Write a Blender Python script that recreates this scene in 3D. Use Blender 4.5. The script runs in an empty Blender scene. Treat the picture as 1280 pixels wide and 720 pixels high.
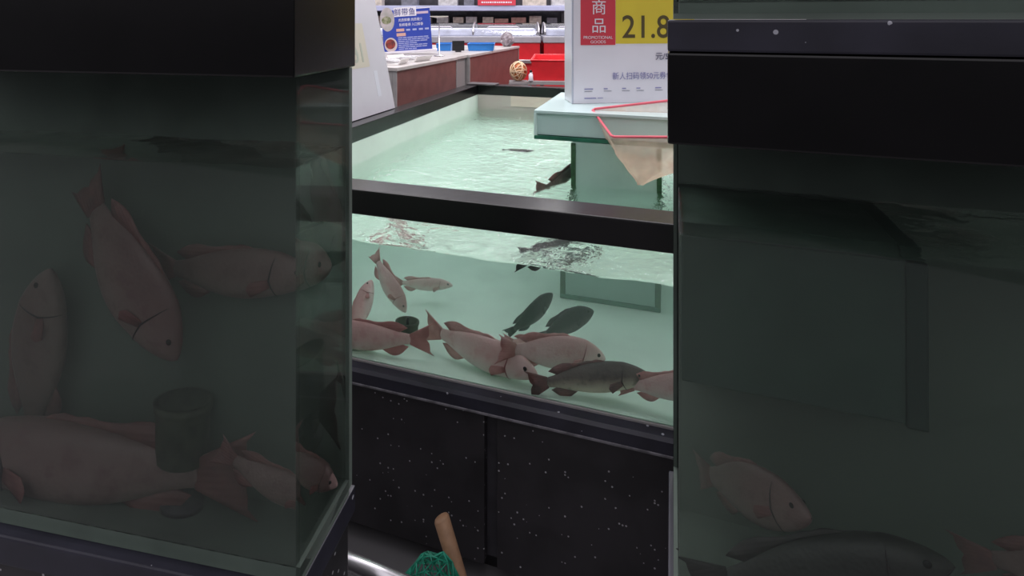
import bpy, bmesh, math, random
from mathutils import Vector, Matrix, noise
random.seed(7)
sc = bpy.context.scene
COL = sc.collection

# ------------------------------------------------------------------ camera, world, lamps, exposure
H = 1.78                       # camera height
FPX = 654.0                    # focal length in pixels of the 1280 px wide frame
YH = 24.0                      # picture row of the horizon
cam_d = bpy.data.cameras.new('camera')
cam_d.sensor_width = 36.0
cam_d.lens = 36.0 * FPX / 1280.0
cam_d.shift_y = -(360.0 - YH) / 1280.0
cam_d.clip_start = 0.02
cam = bpy.data.objects.new('camera', cam_d)
cam.location = (0, 0, H)
cam.rotation_euler = (math.radians(90), 0, 0)
COL.objects.link(cam)
sc.camera = cam

sc.view_settings.view_transform = 'Standard'
sc.view_settings.look = 'None'
sc.view_settings.gamma = 1.0
sc.view_settings.use_curve_mapping = False
sc.view_settings.exposure = 0.0
sc.cycles.max_bounces = 16
sc.cycles.diffuse_bounces = 8
sc.cycles.volume_bounces = 2

wd = bpy.data.worlds.new('store_light')
sc.world = wd
wd.use_nodes = True
nt = wd.node_tree
for n in list(nt.nodes):
    nt.nodes.remove(n)
wo = nt.nodes.new('ShaderNodeOutputWorld')
bg = nt.nodes.new('ShaderNodeBackground')
tc = nt.nodes.new('ShaderNodeTexCoord')
sx = nt.nodes.new('ShaderNodeSeparateXYZ')
rp = nt.nodes.new('ShaderNodeValToRGB')
nt.links.new(tc.outputs['Generated'], sx.inputs[0])
nt.links.new(sx.outputs['Z'], rp.inputs[0])
nt.links.new(rp.outputs[0], bg.inputs[0])
nt.links.new(bg.outputs[0], wo.inputs[0])
rp.color_ramp.elements[0].position = 0.0
rp.color_ramp.elements[0].color = (0.06, 0.06, 0.065, 1)
rp.color_ramp.elements[1].position = 0.7
rp.color_ramp.elements[1].color = (1.42, 1.37, 1.46, 1)
e_ = rp.color_ramp.elements.new(0.18)
e_.color = (0.25, 0.235, 0.26, 1)
bg.inputs['Strength'].default_value = 0.85


def ceiling_lamp(x, y, z, sx_, sy_, power, rot=0.0):
    d = bpy.data.lights.new('ceiling_lamp', 'AREA')
    d.shape = 'RECTANGLE'
    d.size, d.size_y = sx_, sy_
    d.energy = power
    d.color = (1.0, 0.97, 0.98)
    o = bpy.data.objects.new('ceiling_lamp', d)
    o.location = (x, y, z)
    o.rotation_euler = (0, 0, rot)
    COL.objects.link(o)
    return o


RZ = math.atan2(-654.0, 2140.0)           # the tank bank's yaw
ceiling_lamp(-0.6, 3.0, 4.2, 2.6, 0.5, 75, RZ)
ceiling_lamp(1.2, 5.0, 4.2, 3.0, 0.6, 80, RZ)
ceiling_lamp(-3.0, 7.5, 4.4, 4.0, 0.6, 120, 0)
ceiling_lamp(2.5, 9.0, 4.4, 4.0, 0.6, 120, 0)

# ------------------------------------------------------------------ helpers


def ray(px, py):
    return Vector(((px - 640.0) / FPX, 1.0, -(py - YH) / FPX))


CAM = Vector((0, 0, H))


def at(px, py, t):
    """World point seen at a pixel at a given depth."""
    return CAM + ray(px, py) * t


class Frame:
    """A tank's own axes: a along its front, b into it, z up."""

    def __init__(s, ox, oy, ux, uy):
        s.o = Vector((ox, oy, 0))
        s.u = Vector((ux, uy, 0)).normalized()
        s.v = Vector((-s.u.y, s.u.x, 0))
        s.rz = math.atan2(s.u.y, s.u.x)

    def W(s, a, b, z):
        return s.o + s.u * a + s.v * b + Vector((0, 0, z))

    def loc(s, p):
        d = p - s.o
        return d.dot(s.u), d.dot(s.v), p.z

    def refract(s, px, py, b0):
        d = ray(px, py).normalized()
        a_, b_, z_ = s.loc(CAM)
        db = d.dot(s.v)
        k = (b0 - b_) / db
        p = CAM + d * k
        n = -s.v
        eta = 1 / 1.333
        c = -n.dot(d)
        t = d * eta + n * (eta * c - math.sqrt(1 - eta * eta * (1 - c * c)))
        return p, t

    def wz(s, px, py, z, b0):
        p, t = s.refract(px, py, b0)
        return p + t * ((z - p.z) / t.z)

    def wb(s, px, py, b, b0):
        p, t = s.refract(px, py, b0)
        return p + t * ((b - b0) / t.dot(s.v))


MAIN = Frame(0, 1.6, 2140, -654)
LEFT = Frame((372 - 640) / FPX * 0.9, 0.9, 3640, -654)
RIGHT = Frame((842 - 640) / FPX * 0.9, 0.9, 2140, -654)

MATS = {}


def mat(name, col, rough=0.5, metal=0.0, spec=0.5, var=0.0, scale=12.0, bump=0.0, col2=None, trans=0.0, alpha=1.0, coat=0.0):
    if name in MATS:
        return MATS[name]
    m = bpy.data.materials.new(name)
    m.use_nodes = True
    t = m.node_tree
    b = t.nodes['Principled BSDF']
    b.inputs['Base Color'].default_value = (*col, 1)
    b.inputs['Roughness'].default_value = rough
    b.inputs['Metallic'].default_value = metal
    b.inputs['Specular IOR Level'].default_value = spec
    b.inputs['Coat Weight'].default_value = coat
    c = t.nodes.new('ShaderNodeTexCoord')
    nz = t.nodes.new('ShaderNodeTexNoise')
    nz.inputs['Scale'].default_value = scale
    nz.inputs['Detail'].default_value = 4
    t.links.new(c.outputs['Object'], nz.inputs['Vector'])
    mx = t.nodes.new('ShaderNodeMix')
    mx.data_type = 'RGBA'
    mx.inputs[6].default_value = (*col, 1)
    if col2 is None:
        col2 = tuple(max(0, x * (1 - var)) for x in col)
    mx.inputs[7].default_value = (*col2, 1)
    r = t.nodes.new('ShaderNodeValToRGB')
    r.color_ramp.elements[0].position = 0.42
    r.color_ramp.elements[1].position = 0.62
    t.links.new(nz.outputs[0], r.inputs[0])
    t.links.new(r.outputs[0], mx.inputs[0])
    t.links.new(mx.outputs[2], b.inputs['Base Color'])
    if bump:
        bp = t.nodes.new('ShaderNodeBump')
        bp.inputs['Strength'].default_value = bump
        bp.inputs['Distance'].default_value = 0.01
        t.links.new(nz.outputs[0], bp.inputs['Height'])
        t.links.new(bp.outputs[0], b.inputs['Normal'])
    MATS[name] = m
    return m


def clear_mat(name, tint, gloss=0.5, rough=0.0, ior=1.45):
    """Thin clear sheet: straight transmission with a Fresnel mirror."""
    if name in MATS:
        return MATS[name]
    m = bpy.data.materials.new(name)
    m.use_nodes = True
    t = m.node_tree
    t.nodes.remove(t.nodes['Principled BSDF'])
    out = t.nodes['Material Output']
    tr = t.nodes.new('ShaderNodeBsdfTransparent')
    tr.inputs[0].default_value = (*tint, 1)
    gl = t.nodes.new('ShaderNodeBsdfGlossy')
    gl.inputs['Color'].default_value = (gloss, gloss, gloss, 1)
    gl.inputs['Roughness'].default_value = rough
    geo = t.nodes.new('ShaderNodeNewGeometry')
    dt = t.nodes.new('ShaderNodeVectorMath')
    dt.operation = 'DOT_PRODUCT'
    t.links.new(geo.outputs['Incoming'], dt.inputs[0])
    t.links.new(geo.outputs['Normal'], dt.inputs[1])
    prev = dt.outputs['Value']
    f0 = ((ior - 1) / (ior + 1)) ** 2
    for op, v in (('ABSOLUTE', None), ('SUBTRACT', 'rev'), ('POWER', 5.0), ('MULTIPLY_ADD', 1 - f0)):
        k = t.nodes.new('ShaderNodeMath')
        k.operation = op
        if v == 'rev':
            k.inputs[0].default_value = 1.0
            t.links.new(prev, k.inputs[1])
        else:
            t.links.new(prev, k.inputs[0])
            if v is not None:
                k.inputs[1].default_value = v
        if op == 'MULTIPLY_ADD':
            k.inputs[2].default_value = f0
        prev = k.outputs[0]
    mx = t.nodes.new('ShaderNodeMixShader')
    t.links.new(prev, mx.inputs[0])
    t.links.new(tr.outputs[0], mx.inputs[1])
    t.links.new(gl.outputs[0], mx.inputs[2])
    t.links.new(mx.outputs[0], out.inputs['Surface'])
    MATS[name] = m
    return m


def water_mat(name, absorb, dens, scat, sdens, bump=0.25, bscale=26.0):
    m = bpy.data.materials.new(name)
    m.use_nodes = True
    t = m.node_tree
    t.nodes.remove(t.nodes['Principled BSDF'])
    out = t.nodes['Material Output']
    g = t.nodes.new('ShaderNodeBsdfGlass')
    g.inputs['IOR'].default_value = 1.333
    g.inputs['Roughness'].default_value = 0.0
    if bump:
        geo = t.nodes.new('ShaderNodeNewGeometry')
        sp = t.nodes.new('ShaderNodeSeparateXYZ')
        t.links.new(geo.outputs['True Normal'], sp.inputs[0])
        gt = t.nodes.new('ShaderNodeMath')
        gt.operation = 'GREATER_THAN'
        gt.inputs[1].default_value = 0.5
        t.links.new(sp.outputs['Z'], gt.inputs[0])
        mu = t.nodes.new('ShaderNodeMath')
        mu.operation = 'MULTIPLY'
        mu.inputs[1].default_value = bump
        t.links.new(gt.outputs[0], mu.inputs[0])
        c = t.nodes.new('ShaderNodeTexCoord')
        nz = t.nodes.new('ShaderNodeTexNoise')
        nz.inputs['Scale'].default_value = bscale
        nz.inputs['Detail'].default_value = 3
        t.links.new(c.outputs['Object'], nz.inputs['Vector'])
        bp = t.nodes.new('ShaderNodeBump')
        bp.inputs['Distance'].default_value = 0.012
        t.links.new(mu.outputs[0], bp.inputs['Strength'])
        t.links.new(nz.outputs[0], bp.inputs['Height'])
        t.links.new(bp.outputs[0], g.inputs['Normal'])
    t.links.new(g.outputs[0], out.inputs['Surface'])
    va = t.nodes.new('ShaderNodeVolumeAbsorption')
    va.inputs['Color'].default_value = (*absorb, 1)
    va.inputs['Density'].default_value = dens
    if sdens:
        vs = t.nodes.new('ShaderNodeVolumeScatter')
        vs.inputs['Color'].default_value = (*scat, 1)
        vs.inputs['Density'].default_value = sdens
        ad = t.nodes.new('ShaderNodeAddShader')
        t.links.new(va.outputs[0], ad.inputs[0])
        t.links.new(vs.outputs[0], ad.inputs[1])
        t.links.new(ad.outputs[0], out.inputs['Volume'])
    else:
        t.links.new(va.outputs[0], out.inputs['Volume'])
    return m


def obj(name, bm, m, parent=None, smooth=False, mats=None):
    me = bpy.data.meshes.new(name)
    bmesh.ops.recalc_face_normals(bm, faces=bm.faces)
    bm.to_mesh(me)
    bm.free()
    if mats:
        for k in mats:
            me.materials.append(k)
    else:
        me.materials.append(m)
    if smooth:
        for p in me.polygons:
            p.use_smooth = True
    o = bpy.data.objects.new(name, me)
    COL.objects.link(o)
    if parent:
        o.parent = parent
    return o


def thing(name, label, cat, loc=(0, 0, 0), rz=0.0, group=None):
    o = bpy.data.objects.new(name, None)
    o.empty_display_size = 0.1
    o.location = loc
    o.rotation_euler = (0, 0, rz)
    COL.objects.link(o)
    tag(o, label, cat, group)
    return o


def tag(o, label, cat, group=None, kind=None):
    o['label'] = label
    o['category'] = cat
    if group:
        o['group'] = group
    if kind:
        o['kind'] = kind
    return o


def structure(o):
    o['kind'] = 'structure'
    return o


def bx(bm, x0, x1, y0, y1, z0, z1, bev=0.0, M=None):
    vs = [bm.verts.new((x, y, z)) for x in (x0, x1) for y in (y0, y1) for z in (z0, z1)]
    f = []
    for q in ((0, 1, 3, 2), (4, 6, 7, 5), (0, 4, 5, 1), (2, 3, 7, 6), (0, 2, 6, 4), (1, 5, 7, 3)):
        f.append(bm.faces.new([vs[i] for i in q]))
    if M is not None:
        bmesh.ops.transform(bm, matrix=M, verts=vs)
    if bev:
        ed = list({e for k in f for e in k.edges})
        bmesh.ops.bevel(bm, geom=ed, offset=bev, segments=2, affect='EDGES', profile=0.6)
    return bm


def box(x0, x1, y0, y1, z0, z1, bev=0.0):
    return bx(bmesh.new(), x0, x1, y0, y1, z0, z1, bev)


def tube(bm, pts, r, seg=10, closed=False, caps=True):
    """Round bar along a polyline; r a number or one per point."""
    pts = [Vector(p) for p in pts]
    n = len(pts)
    rs = r if isinstance(r, (list, tuple)) else [r] * n
    rings = []
    up = None
    for i, p in enumerate(pts):
        if closed:
            d = (pts[(i + 1) % n] - pts[i - 1]).normalized()
        else:
            d = (pts[min(i + 1, n - 1)] - pts[max(i - 1, 0)]).normalized()
        if up is None:
            up = Vector((0, 0, 1)) if abs(d.z) < 0.9 else Vector((1, 0, 0))
        s = d.cross(up).normalized()
        up = s.cross(d).normalized()
        rings.append([bm.verts.new(p + (s * math.cos(2 * math.pi * k / seg) + up * math.sin(2 * math.pi * k / seg)) * rs[i]) for k in range(seg)])
    for i in range(n if closed else n - 1):
        A, B = rings[i], rings[(i + 1) % n]
        for k in range(seg):
            bm.faces.new((A[k], A[(k + 1) % seg], B[(k + 1) % seg], B[k]))
    if not closed and caps:
        bm.faces.new(rings[0][::-1])
        bm.faces.new(rings[-1])
    return bm


def lathe(bm, prof, seg=24, M=None):
    rings = []
    for r, z in prof:
        rings.append([bm.verts.new((r * math.cos(2 * math.pi * k / seg), r * math.sin(2 * math.pi * k / seg), z)) for k in range(seg)])
    for A, B in zip(rings, rings[1:]):
        for k in range(seg):
            bm.faces.new((A[k], A[(k + 1) % seg], B[(k + 1) % seg], B[k]))
    bm.faces.new(rings[0][::-1])
    bm.faces.new(rings[-1])
    if M is not None:
        bmesh.ops.transform(bm, matrix=M, verts=[v for r in rings for v in r])
    return bm


def prism(bm, pts, y0, y1):
    """Outline (x, z) swept from y0 to y1."""
    A = [bm.verts.new((x, y0, z)) for x, z in pts]
    B = [bm.verts.new((x, y1, z)) for x, z in pts]
    n = len(pts)
    bm.faces.new(A)
    bm.faces.new(B[::-1])
    for i in range(n):
        bm.faces.new((A[i], B[i], B[(i + 1) % n], A[(i + 1) % n]))
    return bm


def lettering(name, txt, size, m, parent, x, y, z, flip=False, align='LEFT', depth=0.0006, sx=1.0, spacing=1.0, bold=0.0, outline=False):
    """Raised print in the parent's x/z plane, read from -y (or mirrored)."""
    cu = bpy.data.curves.new(name, 'FONT')
    cu.body = txt
    cu.size = size
    cu.align_x = align
    cu.extrude = depth
    cu.offset = bold
    cu.space_character = spacing
    tmp = bpy.data.objects.new('tmp', cu)
    COL.objects.link(tmp)
    dg = bpy.context.evaluated_depsgraph_get()
    me = bpy.data.meshes.new_from_object(tmp.evaluated_get(dg))
    bpy.data.objects.remove(tmp)
    me.name = name
    me.transform(Matrix.Rotation(math.radians(90), 4, 'X') @ Matrix.Diagonal((sx * (-1 if flip else 1), 1, 1, 1)))
    me.materials.clear()
    me.materials.append(m)
    o = bpy.data.objects.new(name, me)
    o.location = (x, y, z)
    COL.objects.link(o)
    o.parent = parent
    return o


# ------------------------------------------------------------------ materials
M_black = mat('black_plastic', (0.012, 0.011, 0.013), 0.34, spec=0.5, var=0.3, scale=30)
M_rim = mat('black_rim_plastic', (0.004, 0.0035, 0.0042), 0.26, spec=0.5, var=0.3, scale=9, bump=0.05)


def speckled(name, base, speck, amount=0.035, scale=95.0):
    m = mat(name, base, 0.45, var=0.4, scale=6)
    t = m.node_tree
    b = t.nodes['Principled BSDF']
    old = b.inputs['Base Color'].links[0].from_socket
    c = t.nodes.new('ShaderNodeTexCoord')
    v = t.nodes.new('ShaderNodeTexVoronoi')
    v.inputs['Scale'].default_value = scale
    v.inputs['Randomness'].default_value = 1.0
    t.links.new(c.outputs['Object'], v.inputs['Vector'])
    s = t.nodes.new('ShaderNodeSeparateColor')
    t.links.new(v.outputs['Color'], s.inputs[0])
    lt = t.nodes.new('ShaderNodeMath')
    lt.operation = 'LESS_THAN'
    lt.inputs[1].default_value = amount
    t.links.new(s.outputs[0], lt.inputs[0])
    d = t.nodes.new('ShaderNodeMath')
    d.operation = 'LESS_THAN'
    d.inputs[1].default_value = 0.28
    t.links.new(v.outputs['Distance'], d.inputs[0])
    mu = t.nodes.new('ShaderNodeMath')
    mu.operation = 'MULTIPLY'
    t.links.new(lt.outputs[0], mu.inputs[0])
    t.links.new(d.outputs[0], mu.inputs[1])
    mx = t.nodes.new('ShaderNodeMix')
    mx.data_type = 'RGBA'
    mx.inputs[7].default_value = (*speck, 1)
    t.links.new(mu.outputs[0], mx.inputs[0])
    t.links.new(old, mx.inputs[6])
    t.links.new(mx.outputs[2], b.inputs['Base Color'])
    return m


M_base = speckled('speckled_black_panel', (0.030, 0.027, 0.031), (0.42, 0.41, 0.43), 0.06, 100)
M_lower = speckled('navy_black_frame', (0.028, 0.027, 0.042), (0.4, 0.4, 0.45), 0.03, 70)
M_pane = clear_mat('clear_glass', (0.97, 0.985, 0.975), 0.6)
M_dimpane = clear_mat('tinted_glass', (0.93, 0.95, 0.94), 0.35)
M_liner = mat('pale_green_liner', (0.70, 0.91, 0.78), 0.6, var=0.10, scale=5)
M_liner2 = mat('pale_wall_liner', (0.70, 0.78, 0.71), 0.6, var=0.06, scale=4)
M_dimliner = mat('dimmed_green_liner', (0.15, 0.185, 0.16), 0.7, var=0.25, scale=4)  # dark tone stands for the low light inside the added side tanks
M_bluegreen = mat('green_glass_panel', (0.38, 0.54, 0.48), 0.15, spec=0.6, var=0.12, scale=3)
M_edgegreen = mat('green_glass_edge', (0.03, 0.16, 0.10), 0.15, spec=0.6, var=0.3, scale=10)
M_algae = mat('algae_seam', (0.03, 0.10, 0.04), 0.7, var=0.4, scale=40)
M_aqua = mat('pale_aqua_glass', (0.55, 0.72, 0.70), 0.12, spec=0.6, var=0.06, scale=4)
M_white = mat('white_card', (0.86, 0.82, 0.90), 0.5, var=0.03, scale=5)
M_steel = mat('steel', (0.62, 0.60, 0.63), 0.28, metal=0.9, var=0.15, scale=20)
M_grey = mat('grey_laminate', (0.33, 0.31, 0.31), 0.45, var=0.12, scale=12)
M_red = mat('red_plastic', (0.72, 0.02, 0.03), 0.35, var=0.1, scale=8)
M_darkgrey = mat('dark_grey', (0.05, 0.047, 0.055), 0.5, var=0.3, scale=14)
M_lav = mat('lavender_enamel', (0.50, 0.52, 0.72), 0.4, var=0.06, scale=6)
M_blue = mat('sign_blue', (0.035, 0.07, 0.42), 0.4, var=0.06, scale=6)
M_yellow = mat('sign_yellow', (0.80, 0.62, 0.06), 0.45, var=0.04, scale=6)
M_signred = mat('sign_red', (0.70, 0.055, 0.085), 0.45, var=0.04, scale=6)
M_brownprint = mat('brown_ink', (0.10, 0.075, 0.03), 0.5)
M_ink = mat('grey_ink', (0.16, 0.15, 0.22), 0.5)
M_lilac = mat('lilac_ink', (0.30, 0.29, 0.52), 0.5)
M_wood = mat('pale_wood', (0.42, 0.24, 0.14), 0.55, var=0.25, scale=22)
M_brown = mat('red_brown_laminate', (0.18, 0.078, 0.072), 0.35, var=0.18, scale=9)

# ------------------------------------------------------------------ setting
fl = structure(obj('floor', box(-9, 9, -3, 17, -0.05, 0), mat('grey_floor', (0.13, 0.125, 0.13), 0.35, var=0.15, scale=2)))
bw = structure(obj('wall_back', box(-9, 9, 16, 16.2, 0, 4.6), mat('store_wall', (0.55, 0.53, 0.55), 0.7, var=0.1, scale=1.5)))

# ------------------------------------------------------------------ the open fish tank
WZ = H - 0.775           # water level
RT = H - 0.574           # top of the rim
FZ = H - 1.178           # floor of the tank
B0 = 0.056               # water side of the front pane
AL, AR, BB = -1.15, 1.15, 2.75

tank = thing('fish_tank', 'large open black-rimmed fish tank of bright green water in the centre', 'fish tank', MAIN.W(0, 0, 0), MAIN.rz)
for (x0, x1, y0, y1) in ((AL - .11, AR + .11, 0, .11), (AL - .11, AL, .112, BB), (AR, AR + .11, .112, BB), (AL - .11, AR + .11, BB + .002, BB + .112)):
    obj('rim', box(x0, x1, y0, y1, RT - .083, RT, .005), M_rim, tank)
obj('front_pane', box(AL - .05, AR + .05, .043, .055, FZ - .02, RT - .084), M_pane, tank)
obj('side_panel', box(AL - .06, AL - .002, .056, BB, FZ - .02, RT - .084), M_liner2, tank)
obj('side_panel', box(AR + .002, AR + .06, .056, BB, FZ - .02, RT - .084), M_liner2, tank)
obj('back_panel', box(AL - .05, AR + .05, BB + .002, BB + .06, FZ - .02, RT - .084), mat('beige_back', (0.40, 0.36, 0.33), 0.5, var=0.08, scale=5), tank)
obj('floor_panel', box(AL, AR, .0565, BB, FZ - .04, FZ), M_liner, tank)
bm = bmesh.new()
A = [(AL - .08, -.002, FZ - .043), (AL - .08, -.002, FZ - .008), (AL - .08, .006, FZ + .001), (AL - .08, .042, FZ + .001), (AL - .08, .042, FZ - .043)]
va = [bm.verts.new(p) for p in A]
vb = [bm.verts.new((AR + .08, p[1], p[2])) for p in A]
bm.faces.new(va)
bm.faces.new(vb[::-1])
for i in range(5):
    bm.faces.new((va[i], vb[i], vb[(i + 1) % 5], va[(i + 1) % 5]))
obj('lower_frame', bm, M_lower, tank)
obj('sealant_strip', box(AL - .05, AR + .05, .036, .0425, FZ + .0015, FZ + .007), M_grey, tank)
obj('highlight_edge', box(AL - .08, AR + .08, -.006, .004, FZ - .049, FZ - .043, .001), mat('highlight_grey', (0.20, 0.19, 0.21), 0.4, var=0.5, scale=25), tank)  # grey strip painted in for the highlight along the frame's bottom
obj('base_panel', box(AL - .06, -.098, .022, .05, .06, FZ - .05, .003), M_base, tank)
obj('base_panel', box(-.056, AR + .06, .022, .05, .06, FZ - .05, .003), M_base, tank)
obj('base_carcass', box(AL - .05, AR + .05, .055, BB + .05, .06, FZ - .045), M_darkgrey, tank)
obj('plinth', box(AL - .04, AR + .04, .08, BB, 0, .06), M_black, tank)
obj('corner_plate', box(AL - .10, AL + .16, BB - .02, BB + .105, RT + .0005, RT + .012, .002), mat('worn_grey_plate', (0.10, 0.09, 0.095), 0.35, var=0.3, scale=20), tank)
obj('backing_sheet', box(AL + .30, AR, BB - .004, BB + .0015, WZ + .03, RT - .085), mat('cream_backing', (0.55, 0.47, 0.40), 0.5), tank)


def water_block(name, fr, x0, x1, y0, y1, z0, z1, m, label, amp, nx, ny, parent=None, seed=0.0):
    bm = bmesh.new()
    top = []
    for j in range(ny + 1):
        row = []
        for i in range(nx + 1):
            x = x0 + (x1 - x0) * i / nx
            y = y0 + (y1 - y0) * j / ny
            w = noise.noise((x * 5 + seed, y * 5, 0.3)) + 0.7 * noise.noise((x * 13 + seed, y * 11, 4.1)) + .35 * noise.noise((x * 27, y * 24, 9.0 + seed))
            row.append(bm.verts.new((x, y, z1 + amp * w)))
        top.append(row)
    tf = []
    for j in range(ny):
        for i in range(nx):
            tf.append(bm.faces.new((top[j][i], top[j][i + 1], top[j + 1][i + 1], top[j + 1][i])))
    def side(row):
        low = [bm.verts.new((v.co.x, v.co.y, z0)) for v in row]
        for i in range(len(row) - 1):
            bm.faces.new((row[i], low[i], low[i + 1], row[i + 1]))
        return low
    loop_ = top[0] + [top[j][nx] for j in range(1, ny + 1)] + top[ny][-2::-1] + [top[j][0] for j in range(ny - 1, -1, -1)]
    low = side(loop_)
    bm.faces.new(low[:-1])
    bmesh.ops.remove_doubles(bm, verts=low, dist=1e-6)
    for f in tf:
        f.smooth = True
    bmesh.ops.recalc_face_normals(bm, faces=bm.faces)
    if bm.calc_volume(signed=True) < 0:
        bmesh.ops.reverse_faces(bm, faces=bm.faces)
    me = bpy.data.meshes.new(name)
    bm.to_mesh(me)
    bm.free()
    me.materials.append(m)
    o = bpy.data.objects.new(name, me)
    COL.objects.link(o)
    o.location = fr.W(0, 0, 0)
    o.rotation_euler = (0, 0, fr.rz)
    tag(o, label, 'water', kind='stuff')
    return o


M_water = water_mat('green_water', (0.42, 0.95, 0.76), 0.20, (0.72, 0.99, 0.84), 0.35, bump=.95)
M_dimwater = water_mat('dim_water', (0.52, 0.62, 0.55), 2.9, (0.80, 0.90, 0.82), 1.15, bump=0.25)  # strong absorption puts the dimness into the water itself
water_block('tank_water', MAIN, AL - .004, AR + .004, B0, BB + .004, FZ - .004, WZ, M_water, 'bright rippling green water filling the large open tank', .0065, 150, 180)

# glass column with the sign shelf on top
colm = thing('glass_column', 'green glass column standing in the large open tank under the price sign', 'glass column', MAIN.W(.02, .90, FZ), MAIN.rz)
obj('column_panel', box(0, .40, 0, .38, 0.001, H - .575 - FZ, .004), M_bluegreen, colm)
for x in (.006, .394):
    obj('corner_seam', bx(bmesh.new(), x - .011, x + .011, -.006, .008, .001, H - .58 - FZ, .003), M_algae, colm)
obj('base_flange', box(-.004, .404, -.008, .39, .001, .018, .003), M_edgegreen, colm)
shelf = thing('sign_shelf', 'pale aqua glass box shelf on top of the green column, holding the price sign', 'shelf', MAIN.W(-.165, .90, H - .574), MAIN.rz)
obj('shelf_box', box(.012, .83, .012, .63, .020, .122, .003), M_aqua, shelf)
obj('bottom_sheet', box(0, .84, 0, .64, 0, .018, .002), M_edgegreen, shelf)
obj('top_sheet', box(0, .84, 0, .64, .124, .138, .002), mat('aqua_top_sheet', (0.60, 0.76, 0.75), 0.12, var=0.05, scale=4), shelf)
for x in (.006, .834):
    obj('corner_strip', box(x - .007, x + .007, -.001, .011, .018, .124, .002), mat('pale_edge_strip', (0.66, 0.82, 0.79), 0.2), shelf)

# ------------------------------------------------------------------ fish


def fish_mat(name, back, flank, belly, blotch, amt, off=0.42):
    m = bpy.data.materials.new(name)
    m.use_nodes = True
    t = m.node_tree
    b = t.nodes['Principled BSDF']
    b.inputs['Roughness'].default_value = 0.42
    c = t.nodes.new('ShaderNodeTexCoord')
    s = t.nodes.new('ShaderNodeSeparateXYZ')
    t.links.new(c.outputs['Object'], s.inputs[0])
    nz = t.nodes.new('ShaderNodeTexNoise')
    nz.inputs['Scale'].default_value = 7.0
    nz.inputs['Detail'].default_value = 5
    t.links.new(c.outputs['Object'], nz.inputs['Vector'])
    ad = t.nodes.new('ShaderNodeMath')
    ad.operation = 'MULTIPLY_ADD'
    ad.inputs[1].default_value = 3.6
    ad.inputs[2].default_value = off
    t.links.new(s.outputs['Z'], ad.inputs[0])
    ad2 = t.nodes.new('ShaderNodeMath')
    ad2.operation = 'MULTIPLY_ADD'
    ad2.inputs[1].default_value = 0.25
    t.links.new(nz.outputs[0], ad2.inputs[0])
    t.links.new(ad.outputs[0], ad2.inputs[2])
    r = t.nodes.new('ShaderNodeValToRGB')
    r.color_ramp.elements[0].position = 0.22
    r.color_ramp.elements[0].color = (*belly, 1)
    r.color_ramp.elements[1].position = 0.98
    r.color_ramp.elements[1].color = (*back, 1)
    e = r.color_ramp.elements.new(0.55)
    e.color = (*flank, 1)
    t.links.new(ad2.outputs[0], r.inputs[0])
    n2 = t.nodes.new('ShaderNodeTexNoise')
    n2.inputs['Scale'].default_value = 11.0
    n2.inputs['Detail'].default_value = 6
    n2.inputs['Roughness'].default_value = 0.65
    t.links.new(c.outputs['Object'], n2.inputs['Vector'])
    r2 = t.nodes.new('ShaderNodeValToRGB')
    r2.color_ramp.elements[0].position = 0.5
    r2.color_ramp.elements[0].color = (0, 0, 0, 1)
    r2.color_ramp.elements[1].position = 0.68
    r2.color_ramp.elements[1].color = (amt, amt, amt, 1)
    t.links.new(n2.outputs[0], r2.inputs[0])
    mx = t.nodes.new('ShaderNodeMix')
    mx.data_type = 'RGBA'
    mx.inputs[7].default_value = (*blotch, 1)
    t.links.new(r2.outputs[0], mx.inputs[0])
    t.links.new(r.outputs[0], mx.inputs[6])
    t.links.new(mx.outputs[2], b.inputs['Base Color'])
    v = t.nodes.new('ShaderNodeTexVoronoi')
    v.inputs['Scale'].default_value = 46
    t.links.new(c.outputs['Object'], v.inputs['Vector'])
    bp = t.nodes.new('ShaderNodeBump')
    bp.inputs['Strength'].default_value = 0.2
    bp.inputs['Distance'].default_value = 0.003
    t.links.new(v.outputs['Distance'], bp.inputs['Height'])
    t.links.new(bp.outputs[0], b.inputs['Normal'])
    return m


def fin_mat(name, col, col2):
    m = mat(name, col, 0.5, var=0.0, col2=col2, scale=9)
    t = m.node_tree
    c = t.nodes.new('ShaderNodeTexCoord')
    w = t.nodes.new('ShaderNodeTexWave')
    w.inputs['Scale'].default_value = 16
    w.bands_direction = 'Z'
    t.links.new(c.outputs['Object'], w.inputs[0])
    bp = t.nodes.new('ShaderNodeBump')
    bp.inputs['Strength'].default_value = 0.15
    bp.inputs['Distance'].default_value = 0.004
    t.links.new(w.outputs[0], bp.inputs['Height'])
    t.links.new(bp.outputs[0], t.nodes['Principled BSDF'].inputs['Normal'])
    return m


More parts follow.
